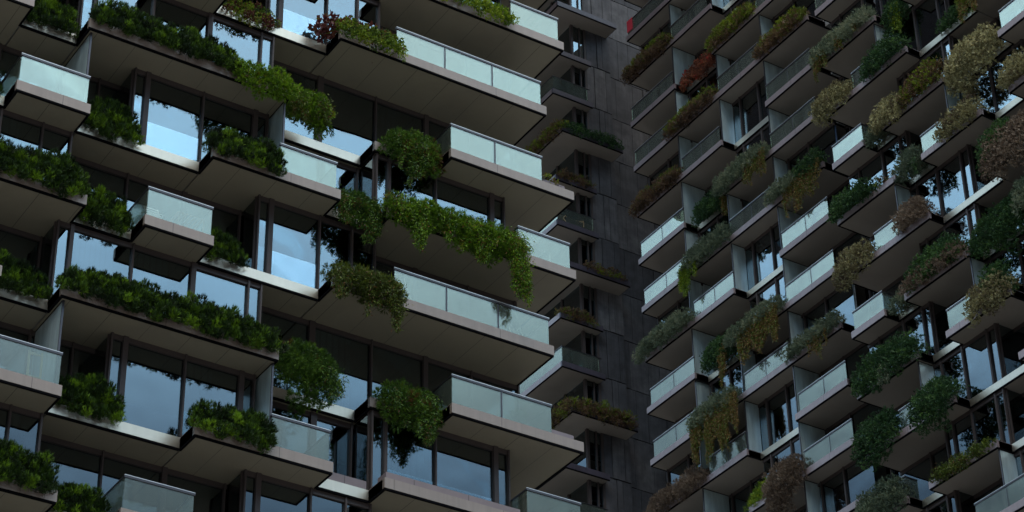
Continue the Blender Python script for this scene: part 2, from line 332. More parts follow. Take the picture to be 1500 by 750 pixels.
for k in range(-4, 13):
    z1 = ZR(k); z0 = ZR(k-1) + TH - .02
    c = k % 3
    def wi(s0, s1, d, posts, e0=None, e1=None): wall(RT, mapI, z0, z1, s0, s1, d, posts, M['pane'], e0, e1)
    def w2(s0, s1, d, posts, e0=None, e1=None): wall(RT, mapII, z0, z1, s0, s1, d, posts, M['pane'], e0, e1)
    if k >= -2:
        far = .97 if c == 1 else 1.75
        wi(85.15, 89.2, far, [(85.3, T), (87.3, WR), (89.15, T)], None, None); wi(70.3, 73.4, 1.75, [(71.5, WR), (73.0, T)])
        d2 = .97 if c == 2 else 1.75
        wi(81.3, 85.15, d2, [(81.6, T), (83.3, WR), (84.9, T)], 1.8 if c == 2 else None, 1.8 if c == 2 else None)
        d3 = 1.75 if c == 2 else .97
        wi(77.4, 81.3, d3, [(77.7, T), (79.0, WR), (80.6, WR)], 1.8 if c != 2 else None, 1.8 if c != 2 else None)
        d4 = .97 if c == 2 else 1.75
        wi(73.4, 77.4, d4, [(75.4, WR), (77.1, T)])
        for s, dd in ((85.2, 1.75), (77.35, 1.75)) + (((81.32, 1.0),) if c == 1 else ((81.32, 1.75),) if c == 2 else ()):
            fin(RT, mapI, z0, z1, s, .12, min(dd, 1.75) if not (s == 85.2 and c == 2) else 1.0)
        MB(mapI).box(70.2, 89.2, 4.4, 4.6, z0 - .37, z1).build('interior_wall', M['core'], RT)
    if k <= 8:
        if c == 2:
            w2(66.1, 70.2, 1.95, [(68, WR)]); w2(62.0, 66.1, .95, [(62.05, T), (62.6, WR), (64.2, WR), (65.6, T)], 2.0, 2.0); w2(50, 62.0, 1.95, [(54, WR), (58, T), (60, WR)])
            fin(RT, mapII, z0, z1, 66.15, .12, 1.0)
        elif c == 0:
            w2(65.75, 70.1, .95, [(65.8, T), (66.3, WR), (67.6, WR), (69.3, T)], 2.0, None); w2(62.15, 65.75, 1.95, [(64, WR)])
            w2(57.8, 62.1, .95, [(57.85, T), (58.4, WR), (60.0, T), (61.7, T)], 2.0, 1.0); w2(50, 57.8, 1.95, [(54, WR)])
            fin(RT, mapII, z0, z1, 62.12, .12, 1.9)
        else:
            w2(65.9, 70.1, 1.95, [(68, WR)]); w2(62.1, 65.9, .95, [(62.15, T), (62.65, WR), (64.2, T), (65.4, WR), (65.87, T)], 2.0, 2.0)
            w2(57.9, 62.1, 1.95, [(60, T)]); w2(50, 57.9, .95, [(54, WR), (56, T), (57.5, T)], None, 2.0)
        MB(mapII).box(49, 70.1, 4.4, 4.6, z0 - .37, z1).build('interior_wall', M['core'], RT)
MB().box(71.6, 90, 45, 89.1, -1.6, 100).build('building_core', M['slab'], RT)
MB().box(66, 71.5, 50, 89, -1.6, ZR(-5) - .02).build('lower_storeys', M['slab'], RT)
for s0, s1, k, js, sec in [(81.7, 89.3, 10, (85.3,), 1), (81.7, 85.15, 9, (83.4,), 1), (85.3, 89.35, 8, (87.4,), 1), (73.6, 77.5, 8, (75.5,), 1), (86.0, 89.25, 7, (88,), 1), (77.65, 81.3, 7, (79.5,), 1),
        (81.5, 84.95, 6, (83.2,), 1), (73.6, 77.3, 6, (75.5,), 1), (85.15, 89.2, 5, (87.2,), 1), (73.6, 77.35, 5, (75.5,), 1), (85.1, 89.15, 4, (87.1,), 1), (77.4, 81.25, 4, (79.4,), 1),
        (81.35, 84.8, 3, (83.0,), 1), (73.5, 77.2, 3, (75.3,), 1), (85.15, 89.1, 2, (87.0,), 1), (73.5, 77.3, 2, (75.3,), 1), (85.25, 89.1, 1, (87.1,), 1), (77.5, 81.1, 1, (79.4,), 1),
        (81.4, 84.5, 0, (82.9,), 1), (73.5, 77.1, 0, (75.2,), 1), (73.5, 77.1, -1, (75.2,), 1), (85.1, 89, -1, (87,), 1), (85.1, 89, -2, (87,), 1),
        (64.4, 70.1, 6, (66.3, 68.2), 2), (66.4, 68.1, 4, (), 2), (67.85, 70.05, 3, (), 2), (54, 58.1, 3, (56,), 2), (62.6, 64.05, 2, (), 2), (66.2, 67.9, 1, (), 2), (67.85, 69.95, 0, (), 2),
        (62.3, 63.95, -1, (), 2), (66.2, 67.7, -2, (), 2), (67.85, 69.9, -3, (), 2), (60.2, 63.9, -4, (62,), 2)]:
    mp = mapI if sec == 1 else mapII
    side = (sec == 2 and k in (3, 0, -3))
    balustrade(RT, mp, ZR(k) + TH, s0, s1, 0, js, M['bal_r'], .8 if side and s0 > 60 else 0, 0, post=.013)

# corner balconies and the dark concrete wall in the notch (part of the farther tower)
mapS = lambda x, y, z: (x, y, z)
for j in range(-2, 12):
    zb = 66.12 + 3.2 * j; big = j % 3 == 0
    yf = 93.3 if big else 93.95; xr = 68.95 if big else 67.35; xl = 64.55 if big else 64.42
    o = MB().box(xl + .13, 67.3, yf + .13, 108, zb + .05, zb + TH - .03).build('corner_balcony', M['slab'], RT)
    if big: MB().box(67.3, xr - .1, yf + .13, 94.44, zb + .05, zb + TH - .03).build('planter_bed', M['slab'], o)
    MB().box(xl, xl + .13, yf + .13, 108, zb + .05, zb + TH).build('fascia', M['fascia_r'], o)
    f = MB().box(xl, xr, yf, yf + .13, zb + .05, zb + TH)
    if big: f.box(xr - .13, xr, yf + .13, 94.44, zb + .05, zb + TH)
    f.build('front_fascia', M['fascia_shaded'], o)  # front faces get the darker cladding copy, so their shade is painted in
    q = MB().box(xl + .06, min(xr, 67.3) - .05, yf + .06, 108, zb + .006, zb + .05)
    if big: q.box(67.25, xr - .06, yf + .06, 94.44, zb + .006, zb + .05)
    q.build('soffit', M['soffit_r'], o)
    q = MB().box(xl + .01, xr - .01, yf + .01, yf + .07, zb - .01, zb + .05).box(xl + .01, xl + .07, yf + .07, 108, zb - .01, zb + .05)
    q.build('shadow_gap_strip', M['black'], o)  # black strip drawn in for the shadow gap along the soffit edge
    if j % 3 == 1:
        zt_ = zb + TH
        b = MB().box(xl + .07, 67.2, yf + .08, yf + .14, zt_ + 1, zt_ + 1.04).box(xl + .07, xl + .13, yf + .14, 106, zt_ + 1, zt_ + 1.04).build('balustrade', M['rail'], o)
        MB().box(xl + .1, 67.0, yf + .10, yf + .115, zt_, zt_ + 1).build('glass_panel', M['bal_r'], o)
        MB().box(xl + .1, xl + .115, yf + .14, 106, zt_, zt_ + 1).build('glass_panel', M['bal'], o)
    z0, z1 = zb + TH - .02, zb + 3.2
    g = MB().box(66.3, 67.3, 94.5, 94.52, z0, z1).build('corner_window', M['pane'], o)
    for xa, xb in ((66.24, 66.4), (66.85, 66.92), (67.2, 67.34)): MB().box(xa, xb, 94.42, 94.6, z0, z1).build('window_mullion', M['frame'], o)
    MB().box(66.3, 66.32, 94.6, 107, z0, z1).build('corner_window', M['pane'], o)
    for yy in (96.4, 98.4, 100.5, 102.5): MB().box(66.22, 66.34, yy, yy + .12, z0, z1).build('window_mullion', M['frame'], o)
    if j % 3 == 2: MB().box(67.0, 67.2, 94.56, 94.6, z0, z1).build('curtain', M['curtain_g'], o)
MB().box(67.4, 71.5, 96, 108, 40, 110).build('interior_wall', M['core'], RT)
# inferred cantilever deck, unseen above the notch, added so upper balustrades mirror something dark
cd_ = MB().box(26, 64.1, 72, 128, 112, 113.2)
cd_.build('unseen_cantilever_deck', M['fascia_shaded'], RT)
cw = MB()
for j in range(-4, 14):
    za = 63.47 + 3.2 * j; zb = za + 3.145
    xs = [67.36, 68.15, 68.55, 69.15] if j % 2 else [67.36, 67.9, 68.75, 69.15]
    for n, (a, b) in enumerate(zip(xs[:-1], xs[1:])): cw.box(a, b - .035, 94.45 - (.0, .025, .01)[n % 3] - (.03 if j % 3 == 0 else 0), 94.9, za, zb)
    xs = [69.15, 70.0, 70.8, 72.1, 73.4, 76] if j % 2 else [69.15, 69.7, 71.0, 71.8, 73.9, 76]
    for n, (a, b) in enumerate(zip(xs[:-1], xs[1:])): cw.box(a, b - .035, 94.75 + (.0, .02, .035)[n % 3], 95.1, za, zb)
cw.box(67.36, 76, 95.0, 95.4, 40, 110)
cwo = cw.build('concrete_wall', M['concrete'], RT)
cwo.data.materials.append(M['concrete2']); cwo.data.materials.append(M['concrete3'])
for pf in cwo.data.polygons: pf.material_index = (pf.index // 6 * 7919 // 13) % 3

# ------------------------------------------------------------------ planting
UP = np.array((0, 0, 1.))
def leaves(P, D, Ln, Wd, tone, rs):
    """diamond leaves: base P, direction D, length, width"""
    n = len(P); D = D / (np.linalg.norm(D, axis=1, keepdims=True) + 1e-9)
    r = rs.normal(size=(n, 3)); S = np.cross(D, r); S /= (np.linalg.norm(S, axis=1, keepdims=True) + 1e-9)
    Ln = Ln[:, None]; Wd = Wd[:, None]
    mid = P + D * Ln * .45
    V = np.stack([P, mid + S * Wd, P + D * Ln, mid - S * Wd], axis=1).reshape(-1, 3)
    return V, np.repeat(tone, 1)
def finish(name, V, tone, m, parent=None):
    n = len(V) // 4
    V = V.copy(); V[:, 2] += EYE
    me = bpy.data.meshes.new(name); me.vertices.add(len(V)); me.vertices.foreach_set('co', V.astype(np.float32).ravel())
    me.loops.add(4 * n); me.loops.foreach_set('vertex_index', np.arange(4 * n, dtype=np.int32))
    me.polygons.add(n); me.polygons.foreach_set('loop_start', np.arange(0, 4 * n, 4, dtype=np.int32)); me.polygons.foreach_set('loop_total', np.full(n, 4, dtype=np.int32))
    a = me.attributes.new('tone', 'FLOAT', 'FACE'); a.data.foreach_set('value', np.clip(tone, 0, 1).astype(np.float32))
    me.update(); me.validate(); me.materials.append(m)
    o = bpy.data.objects.new(name, me); col.objects.link(o)
    if parent: o.parent = parent
    return o

STY = {  # leaf length, width, tuft fan, direction (outward, up), spread
    'tuft':  dict(L=.135, W=.007, fan=10, out=.6, up=.9, sp=.26, R=.135, dens=2.3),
    'drape': dict(L=.13, W=.0075, fan=11, out=.9, up=-.12, sp=.28, R=.15, dens=1.5),
    'leafy': dict(L=.075, W=.022, fan=5, out=.7, up=.3, sp=.8, R=.16, dens=1.0),
    'big':   dict(L=.20, W=.07, fan=3, out=.6, up=.2, sp=.8, R=.2, dens=.35),
    'fuzzy': dict(L=.13, W=.011, fan=9, out=.8, up=.4, sp=.45, R=.2, dens=1.0),
    'fluff': dict(L=.11, W=.016, fan=7, out=.8, up=.35, sp=.6, R=.22, dens=.95),
    'fern':  dict(L=.17, W=.015, fan=7, out=.5, up=.5, sp=.6, R=.2, dens=.7),
}
PL = {}
def plant(name, label, sec, k, s0, s1, d=0.0, h=.7, down=.15, out=.15, m='conifer', sty='tuft', end=6, strands=(), sm='trail', spikes=0, seed=0, tone=(.5, .22), grad=0.0, dense=1.0, cat='planting', grp=None, gap=0.0, z=None, axis=None, rag=.28):
    rs = np.random.RandomState(seed * 7 + int(abs(k)) * 131 + int(s0 * 10))
    st = STY[sty]
    mp = {'L': mapL, 'I': mapI, 'II': mapII, 'S': (lambda s, dd, zz: (s, dd, zz)), 'T': (lambda s, dd, zz: (dd, s, zz))}[sec]
    top = z if z is not None else (ZL[k] if sec == 'L' else ZR(k)) + TH
    sc_ = 1.0 if sec == 'L' else 1.18
    step = .19 * sc_
    ph = rs.uniform(0, 6.28, 8)
    def prof(s, a): return 1 + a * (.55 * math.sin(s * 2.1 + ph[0]) + .45 * math.sin(s * 4.7 + ph[1]) + .35 * math.sin(s * 9.3 + ph[2]))
    C = []
    Ls = s1 - s0
    s = s0 + .05
    while s < s1:
        u = (s - s0) / Ls; e = max(0.0, 1 - abs(2 * u - 1) ** end) ** .5
        hh = max(.05, h * e * prof(s, rag * .55)); dd = down * e * prof(s + 3, rag * 1.3)
        z_ = top - max(dd, 0)
        while z_ < top + hh - .05:
            if rs.rand() > gap:
                if z_ < top:
                    bulge = math.sqrt(max(0, 1 - ((z_ - top) / (down + .3)) ** 2))
                    C.append((s + rs.normal() * .05, d - .08 - out * bulge * e + rs.normal() * .04, z_ + rs.normal() * .05))
                else:
                    t = (z_ - top) / max(h, .1)
                    C.append((s + rs.normal() * .05, d - out * (1 - t * t) * e + rs.normal() * .05 + .05 * t, z_ + rs.normal() * .05))
                    C.append((s + rs.normal() * .07, d + .26 + rs.normal() * .06, z_ + rs.normal() * .05))
            z_ += step
        s += step
    C = np.array(C); nc = len(C)
    ct = rs.normal(size=nc) * tone[1] * .8 + tone[0]
    if grad: ct = ct + grad * (C[:, 2] - (top + h * .3)) / max(h, .3)
    nt = int(19 * st['dens'] * dense)
    Rr = st['R'] * sc_ * .9
    n = rs.normal(size=(nc, nt, 3)); n /= np.linalg.norm(n, axis=2, keepdims=True)
    rad = Rr * (.6 + .55 * rs.rand(nc, nt, 1))
    P = (C[:, None, :] + n * rad).reshape(-1, 3)
    nn = n.reshape(-1, 3)
    # outward direction in the local frame is -d
    D = nn * st['out'] + np.array((0, -.25, st['up'])) + rs.normal(size=nn.shape) * .25
    tn = np.repeat(ct, nt) + rs.normal(size=len(P)) * tone[1] * .35
    if gap or sty in ('fuzzy', 'fluff', 'fern'):
        pass
    f = st['fan']
    P2 = np.repeat(P, f, axis=0); D2 = np.repeat(D, f, axis=0) + rs.normal(size=(len(P) * f, 3)) * st['sp']
    T2 = np.repeat(tn, f) + rs.normal(size=len(P2)) * tone[1] * .25
    Ln = st['L'] * sc_ * (.6 + .7 * rs.rand(len(P2))); Wd = st['W'] * sc_ * (.7 + .6 * rs.rand(len(P2)))
    if sty == 'big': pass
    V, T2 = leaves(P2, D2, Ln, Wd, T2, rs)
    V = conv(V, mp, sec)
    parts = []
    root = None
    multi = bool(strands) or spikes or True
    root = empty(name)
    tag(root, label, cat, grp)
    finish('foliage', V, T2, M[m], root)
    # woody stems feeding the clumps
    b = MB(mp)
    for i in range(0, nc, max(1, nc // 14)):
        c = C[i]; b.bar((min(max(c[0], s0 + .12), s1 - .12), d + .18, top - .03), (c[0], c[1], max(c[2], top + .05)), .012, 4)
    b.bar((s0 + .1, d + .18, top - .03), (s1 - .1, d + .18, top - .03), .014, 4)
    b.build('stems', M['bark'], root)
    if strands:
        for (a, b_, ln, cnt) in strands:
            VP, VD, VT, VL, VW = [], [], [], [], []
            for i in range(cnt):
                ss = rs.uniform(a, b_); l = ln * (.78 + .22 * math.sin(ss * 5 + ph[4])) * rs.uniform(.35, 1.1) ** .8; yy = d - out - rs.uniform(0, .12); zz = top + rs.uniform(-.1, .15)
                if i == 0:                               # the runner the strands grow from
                    mr_ = int((b_ - a) / .05) + 2; rb = np.stack([np.linspace(a, b_, mr_), np.full(mr_, d - out * .8), np.full(mr_, top)], 1)
                    VP.append(rb); VD.append(rs.normal(size=(mr_, 3)) + (0, -.4, 0)); VT.append(rs.rand(mr_)); VL.append(np.full(mr_, .12 * sc_)); VW.append(np.full(mr_, .016 * sc_))
                w1, w2_ = rs.uniform(0, 6.28, 2); stp = .035 * sc_
                m_ = int(l / stp); t = np.arange(m_) * stp
                px = ss + .05 * np.sin(t * 3 + w1) * t + .02 * np.sin(t * 11 + w2_); py = yy + .03 * np.sin(t * 5 + w2_) - .06 * np.minimum(t, 1); pz = zz - t
                base = np.stack([px, py, pz], 1)
                jit = (.10 * (1 - t / max(l, .1)) + .035)[:, None] if sm.startswith('juniper') else .03
                for _ in range(9 if sm.startswith('juniper') else 4):
                    q = rs.normal(size=(m_, 3)) * .55; q[:, 2] -= .45 if sm.startswith('juniper') else .75
                    VP.append(base + rs.normal(size=(m_, 3)) * jit); VD.append(q); VT.append(np.clip(rs.normal(size=m_) * .18 + rs.rand() * .9 + .05, 0, 1)); VL.append(np.full(m_, .11 * sc_)); VW.append(np.full(m_, .016 * sc_))
            V, T = leaves(np.concatenate(VP), np.concatenate(VD), np.concatenate(VL) * rs.uniform(.6, 1.3, sum(map(len, VL))), np.concatenate(VW), np.concatenate(VT), rs)
            finish('trailing_stems', conv(V, mp, sec), T, M[sm], root)
    if spikes:
        VP, VD = [], []
        for i in range(spikes):
            c = np.array((rs.uniform(s0 + .2, s1 - .2), d + .1, top + h * .75))
            for q in range(14):
                a = rs.uniform(0, 6.28); VP.append(c); VD.append((math.cos(a) * .8, math.sin(a) * .5, rs.uniform(.5, 1.2)))
        VP = np.array(VP); VD = np.array(VD); k_ = len(VP)
        V, T = leaves(VP, VD, rs.uniform(.3, .55, k_), np.full(k_, .022), rs.uniform(.3, .9, k_), rs)
        finish('upright_blades', conv(V, mp, sec), T, M['ash' if sec != 'L' else 'yellow'], root)
    return root
def conv(V, mp, sec):
    if sec == 'L': return np.stack([V[:, 0], V[:, 1] + 53.5, V[:, 2]], 1)
    if sec == 'I': return np.stack([V[:, 1] + 66.7, V[:, 0], V[:, 2]], 1)
    if sec == 'II': return np.stack([V[:, 1] + 64.27, V[:, 0], V[:, 2]], 1)
    if sec == 'T': return np.stack([V[:, 1], V[:, 0], V[:, 2]], 1)
    return V
exec_plants = []
#PLANTS-BEGIN
GL = 'plants in the balcony planters of the nearer tower'; GR = 'plants in the balcony planters of the farther tower'
def pl(kind, label, *a, **kw):
    kw.setdefault('grp', GL if a[0] == 'L' else GR); kw.setdefault('seed', len(exec_plants) + 3); exec_plants.append(1)
    return plant(kind, label, *a, **kw)
C = dict(m='conifer', sty='tuft', tone=(.5, .3))
# --- nearer tower
pl('hedge_shrub', 'dark green conifer bush in the top left corner, beside the long top hedge', 'L', 4, 18.2, 19.8, .95, h=.85, down=.12, **C, cat='hedge')
pl('hedge_shrub', 'long dark green conifer hedge sloping down from the top left above two wide windows', 'L', 4, 19.95, 24.95, 0, h=.85, down=.12, **C, cat='hedge')
pl('creeping_juniper', 'bright yellow green juniper spilling over the ledge below the long top left hedge', 'L', 4, 24.7, 26.75, .0, h=.35, down=.75, out=.3, m='juniper', sty='drape', end=3, strands=[(24.9, 25.2, .9, 3)], sm='juniper', spikes=1, tone=(.62, .2), cat='juniper')
pl('creeping_juniper', 'yellow green juniper bulging over a recessed ledge right of the spilling top left juniper', 'L', 4, 26.8, 28.35, .9, h=.75, down=.85, out=.7, m='juniper', sty='drape', end=2.5, strands=[(26.9, 27.4, 1.3, 5), (27.7, 28.1, 1.2, 4)], sm='juniper_o', tone=(.55, .2), cat='juniper')
pl('leafy_shrub', 'reddish green leafy shrub on a metal ledge at the top, left of bright windows', 'L', 5, 24.7, 26.5, .95, h=.55, down=.3, out=.12, m='mixed', sty='leafy', tone=(.5, .35), cat='shrub')
pl('flowering_planting', 'yellow green creeper with maroon leaves at the left end of the long upper glass balcony', 'L', 5, 28.35, 30.75, 0, h=.5, down=.3, out=.22, m='mixed', sty='leafy', end=5, strands=[(30.3, 30.75, .5, 5)], sm='yellow', tone=(.38, .22), cat='planting')
pl('big_leaf_plant', 'plant with large dark maroon leaves standing behind the yellow green creeper near the top', 'L', 5, 28.0, 30.6, .35, h=.95, down=-.2, out=0, m='mixed', sty='big', tone=(.86, .12), gap=.35, cat='plant')
pl('yellow_green_shrub', 'bright yellow green shrub on the topmost ledge beside the highest glass balustrade', 'L', 6, 31.4, 35.1, 0, h=.5, down=.22, out=.2, m='yellow', sty='leafy', tone=(.55, .25), cat='shrub')
pl('hedge_shrub', 'rounded dark conifer bush just right of the upper left single glass balcony', 'L', 3, 20.3, 22.2, .95, h=1.0, down=.15, out=.15, end=3, **C, cat='hedge')
pl('hedge_shrub', 'small piece of green conifer hedge cut off by the left edge, upper left', 'L', 3, 16.6, 17.75, .95, h=.8, down=.15, **C, cat='hedge')
pl('hedge_shrub', 'dark conifer hedge on a projecting planter below the first spilling yellow green juniper', 'L', 3, 24.1, 26.6, 0, h=.75, down=.2, **C, cat='hedge')
pl('hedge_shrub', 'thick dark green hedge at the left edge, one storey below the upper left glass balcony', 'L', 2, 16.5, 20.3, 0, h=.95, down=.18, **C, cat='hedge')
pl('hedge_shrub', 'dark conifer bush between the thick left edge hedge and the balcony with the slatted table', 'L', 2, 20.45, 22.15, .95, h=.9, down=.2, **C, cat='hedge')
pl('hedge_shrub', 'small round conifer bush right of the glass balcony with the slatted table', 'L', 2, 24.5, 25.75, .95, h=.9, down=.1, end=3, **C, cat='hedge')
pl('creeping_juniper', 'dark green juniper clump hanging in front of the windows left of the largest hanging juniper', 'L', 3, 28.75, 30.25, .85, h=.6, down=.8, out=.5, m='juniper_d', sty='drape', end=3, strands=[(29.2, 30.1, 2.1, 14), (28.6, 29.0, 1.5, 6)], sm='juniper_d', tone=(.5, .2), cat='juniper')
pl('creeping_juniper', 'largest hanging green juniper, draped over a ledge in the middle of the nearer tower', 'L', 3, 30.15, 35.15, 0, h=.55, down=.72, out=.38, m='juniper', sty='drape', end=5, strands=[(30.4, 30.7, 1.3, 5), (31.0, 31.3, 1.7, 6), (32.6, 33.0, 1.5, 5), (33.2, 33.7, 1.9, 9), (34.6, 35.15, 2.3, 14), (33.8, 34.5, 1.2, 7), (31.9, 32.2, 1.0, 4)], sm='juniper', spikes=2, tone=(.42, .2), cat='juniper')
pl('creeping_juniper', 'olive brown juniper trailing from the left end of the long middle glass balcony', 'L', 2, 28.25, 30.75, 0, h=.4, down=.55, out=.35, m='juniper_o', sty='drape', end=3, strands=[(28.3, 28.7, 1.6, 6), (29.4, 29.8, 1.3, 5), (30.1, 30.5, 1.9, 9)], sm='juniper_o', spikes=1, tone=(.5, .2), cat='juniper')
pl('creeping_juniper', 'dome shaped juniper hanging from a box ledge left of the upper two panel balcony', 'L', 4, 30.55, 32.6, .95, h=.75, down=1.0, out=.45, m='juniper_d', sty='drape', end=2.2, strands=[(31.3, 31.9, 2.2, 10), (30.7, 31.1, 1.3, 5)], sm='juniper_d', tone=(.68, .2), cat='juniper')
pl('creeping_juniper', 'dark dome shaped juniper hanging from a box ledge left of the lower two panel balcony', 'L', 1, 30.55, 32.6, .95, h=.75, down=1.0, out=.45, m='juniper_d', sty='drape', end=2.2, strands=[(31.6, 32.2, 2.4, 11), (30.8, 31.2, 1.4, 5)], sm='juniper_d', tone=(.6, .2), spikes=0, cat='juniper')
pl('creeping_juniper', 'dark juniper mound with upright blades on top, right of the longest hedge', 'L', 1, 26.85, 29.0, .9, h=1.0, down=1.0, out=.6, m='juniper_d', sty='drape', end=2.4, strands=[(28.2, 28.9, 1.3, 5)], sm='juniper_d', spikes=3, tone=(.5, .2), cat='juniper')
pl('hedge_shrub', 'dark conifer hedge at the left edge adjoining the upper end of the longest hedge', 'L', 1, 16.5, 19.85, .95, h=.95, down=.15, **C, cat='hedge')
pl('hedge_shrub', 'longest dark green conifer hedge, crossing the middle of the left part below three tall panes', 'L', 1, 19.8, 26.7, 0, h=.8, down=.2, **C, cat='hedge')
pl('hedge_shrub', 'dark conifer bush right of the glass balcony with the wooden towel ladder', 'L', 0, 20.4, 22.25, .95, h=1.1, down=.12, end=4, **C, cat='hedge')
pl('hedge_shrub', 'dark conifer hedge on the lowest projecting planter with a glass balustrade to its right', 'L', 0, 24.15, 26.65, 0, h=.8, down=.2, **C, cat='hedge')
pl('hedge_shrub', 'dark hedge on a projecting ledge in the bottom left corner', 'L', -1, 16.5, 20.35, 0, h=.95, down=.15, **C, cat='hedge')
pl('hedge_shrub', 'dark conifer bush at the bottom edge left of the lowest glass balcony', 'L', -1, 20.45, 22.2, .95, h=.85, down=.1, **C, cat='hedge')
pl('small_succulent', 'small tuft in the grey box at the right end of the upper two panel balcony', 'L', 4, 36.5, 37.1, .35, h=.35, down=0, out=0, m='rust', sty='leafy', tone=(.5, .3), z=46.12 + .39 + .18, cat='plant')
# --- farther tower, narrower strip (upper floors first)
F = dict(sty='fern'); A = dict(m='ash', sty='fuzzy'); B = dict(m='brown', sty='fuzzy'); P = dict(m='pale', sty='fluff'); D = dict(m='green_r', sty='fluff')
pl('fern_planting', 'topmost rusty ferns with green tops beside the dark concrete wall', 'I', 9, 85.1, 89.6, 0, h=.75, down=.3, out=.2, m='rust', **F, tone=(.45, .2), grad=.35)
pl('red_shrub', 'red and orange shrub between two pale glass screens near the top of the farther tower', 'I', 8, 81.7, 85.2, .75, h=.95, down=.35, out=.3, m='red_leaf', sty='leafy', tone=(.5, .3), rag=.5, cat='shrub')
pl('fern_planting', 'yellow green planting directly right of and above the red and orange shrub', 'I', 8, 77.6, 81.6, 0, h=.9, down=.15, out=.2, m='rust', **F, tone=(.68, .25), grad=.3)
pl('fern_planting', 'rusty planting with a green crest just below the red and orange shrub', 'I', 7, 81.45, 85.9, 0, h=.7, down=.25, out=.2, m='rust', **F, tone=(.5, .2), grad=.5)
pl('fern_planting', 'yellow green and brown planting at the near end of a high ledge, top middle right', 'I', 7, 73.6, 77.5, 0, h=.8, down=.2, out=.2, m='rust', **F, tone=(.55, .2), grad=.35)
pl('fern_planting', 'rusty brown planting on pale stained ledge, third planted ledge beside the concrete wall', 'I', 6, 85.05, 89.5, 0, h=.75, down=.2, out=.2, m='rust', **F, tone=(.4, .2), grad=.3)
pl('dark_shrub', 'dark green bush with a rusty hanging tail beside a tall glass screen', 'I', 5, 81.5, 84.6, .7, h=1.1, down=.3, out=.35, **D, strands=[(81.4, 82.0, 1.6, 16)], sm='trail', cat='shrub')
pl('grey_shrub', 'grey green shrub with golden strands hanging from its near end, high in the farther tower', 'I', 5, 77.5, 81.9, 0, h=.85, down=.3, out=.3, **A, strands=[(77.4, 79.2, 1.6, 40)], sm='trail', cat='shrub')
pl('grey_shrub', 'rounded dark grey green shrub with a bright green tail hanging over the balcony below', 'I', 4, 81.1, 85.2, 0, h=1.0, down=.25, out=.3, m='ash', sty='fuzzy', tone=(.35, .2), strands=[(83.9, 85.3, 1.9, 36)], sm='trail_g', cat='shrub')
pl('grey_shrub', 'small grey green mound at the near end of a long balcony beside golden hanging stems', 'I', 4, 75.4, 77.7, 0, h=.75, down=.15, out=.25, **A, cat='shrub')
pl('trailing_plant', 'golden and green stems trailing far below a ledge from a small dark green tuft', 'I', 4, 73.5, 75.5, 0, h=1.0, down=.1, out=.15, **D, strands=[(73.4, 76.3, 2.2, 46)], sm='trail', cat='trailing plant')
pl('grey_shrub', 'large silvery green shrub bulging off the ledge beside the concrete wall at mid height', 'I', 3, 84.75, 89.6, -.1, h=.85, down=.35, out=.45, **A, end=3, cat='shrub')
pl('dark_shrub', 'round dark green bush with a rusty stem below it, right of the silvery shrub', 'I', 2, 81.7, 84.4, .5, h=1.25, down=.35, out=.6, **D, end=2.4, strands=[(82.2, 82.7, 2.1, 18)], sm='trail', cat='shrub')
pl('grey_shrub', 'grey green shrub above a dense golden curtain of hanging stems', 'I', 2, 77.5, 81.9, 0, h=.75, down=.3, out=.35, **A, strands=[(77.5, 80.8, 2.3, 110)], sm='trail', cat='shrub')
pl('grey_shrub', 'round grey shrub low in the farther tower with a wide golden green curtain beside it', 'I', 1, 81.4, 85.4, 0, h=.75, down=.4, out=.35, m='ash', sty='fuzzy', tone=(.45, .2), strands=[(81.3, 83.9, 2.9, 110), (84.3, 85.1, 2.6, 36)], sm='trail', cat='shrub')
pl('grey_shrub', 'thin grey green shrub row with a few golden strands above a long balcony', 'I', 1, 73.3, 77.5, 0, h=.65, down=.1, out=.25, **A, strands=[(74.2, 75.6, 1.6, 14)], sm='trail', cat='shrub')
pl('dry_shrub', 'brown dry shrub on the lowest visible ledge beside the concrete wall', 'I', 0, 84.6, 89.6, 0, h=.85, down=.3, out=.3, **B, cat='shrub')
pl('fern_planting', 'low green tufts with an orange clump, left of the big hanging brown shrub', 'I', -1, 79.2, 81.5, .2, h=.8, down=0, out=.1, m='trail_g', **F, tone=(.4, .3), cat='planting')
pl('dry_shrub', 'big brown dry shrub hanging over the ledge at the bottom of the narrow strip', 'I', -1, 77.1, 79.7, 0, h=1.0, down=1.5, out=.5, **B, end=3, cat='shrub')
# --- farther tower, near part
pl('grey_shrub', 'pale grey green shrub with orange tails hanging along the highest ledge at right', 'II', 5, 66.1, 70.5, 0, h=.8, down=.2, out=.3, m='ash', sty='fuzzy', tone=(.62, .2), strands=[(66.9, 67.1, 1.0, 8), (68.0, 68.5, 1.2, 12), (69.3, 70.2, 1.5, 22)], sm='trail', cat='shrub')
pl('dark_shrub', 'bright and dark green foliage falling beside the dark upper windows of the nearer bay', 'II', 5, 64.4, 65.8, .85, h=.7, down=1.0, out=.3, **D, strands=[(64.6, 65.4, 1.9, 24)], sm='trail_g', cat='shrub')
pl('pale_shrub', 'pale cream shrub at the far end of a high ledge with dark glass beside it', 'II', 4, 68.1, 70.6, -.1, h=.85, down=.75, out=.4, **P, end=3, cat='shrub')
pl('dark_shrub', 'dark green tree like bush on the ledge below the top windows of the nearer bay', 'II', 4, 64.15, 67.0, 0, h=1.2, down=.2, out=.35, **D, end=3, cat='shrub')
pl('dark_shrub', 'dark green hedge resting on the metal window ledge at the top right', 'II', 4, 60.3, 62.5, .85, h=.75, down=.05, out=.1, **D, cat='shrub')
pl('trailing_plant', 'green and orange stems hanging from the top edge, above the largest pale shrub', 'II', 4, 59.0, 60.2, .1, h=.7, down=.4, out=.2, m='trail_g', sty='leafy', strands=[(59.1, 60.2, 1.8, 40)], sm='trail', cat='trailing plant')
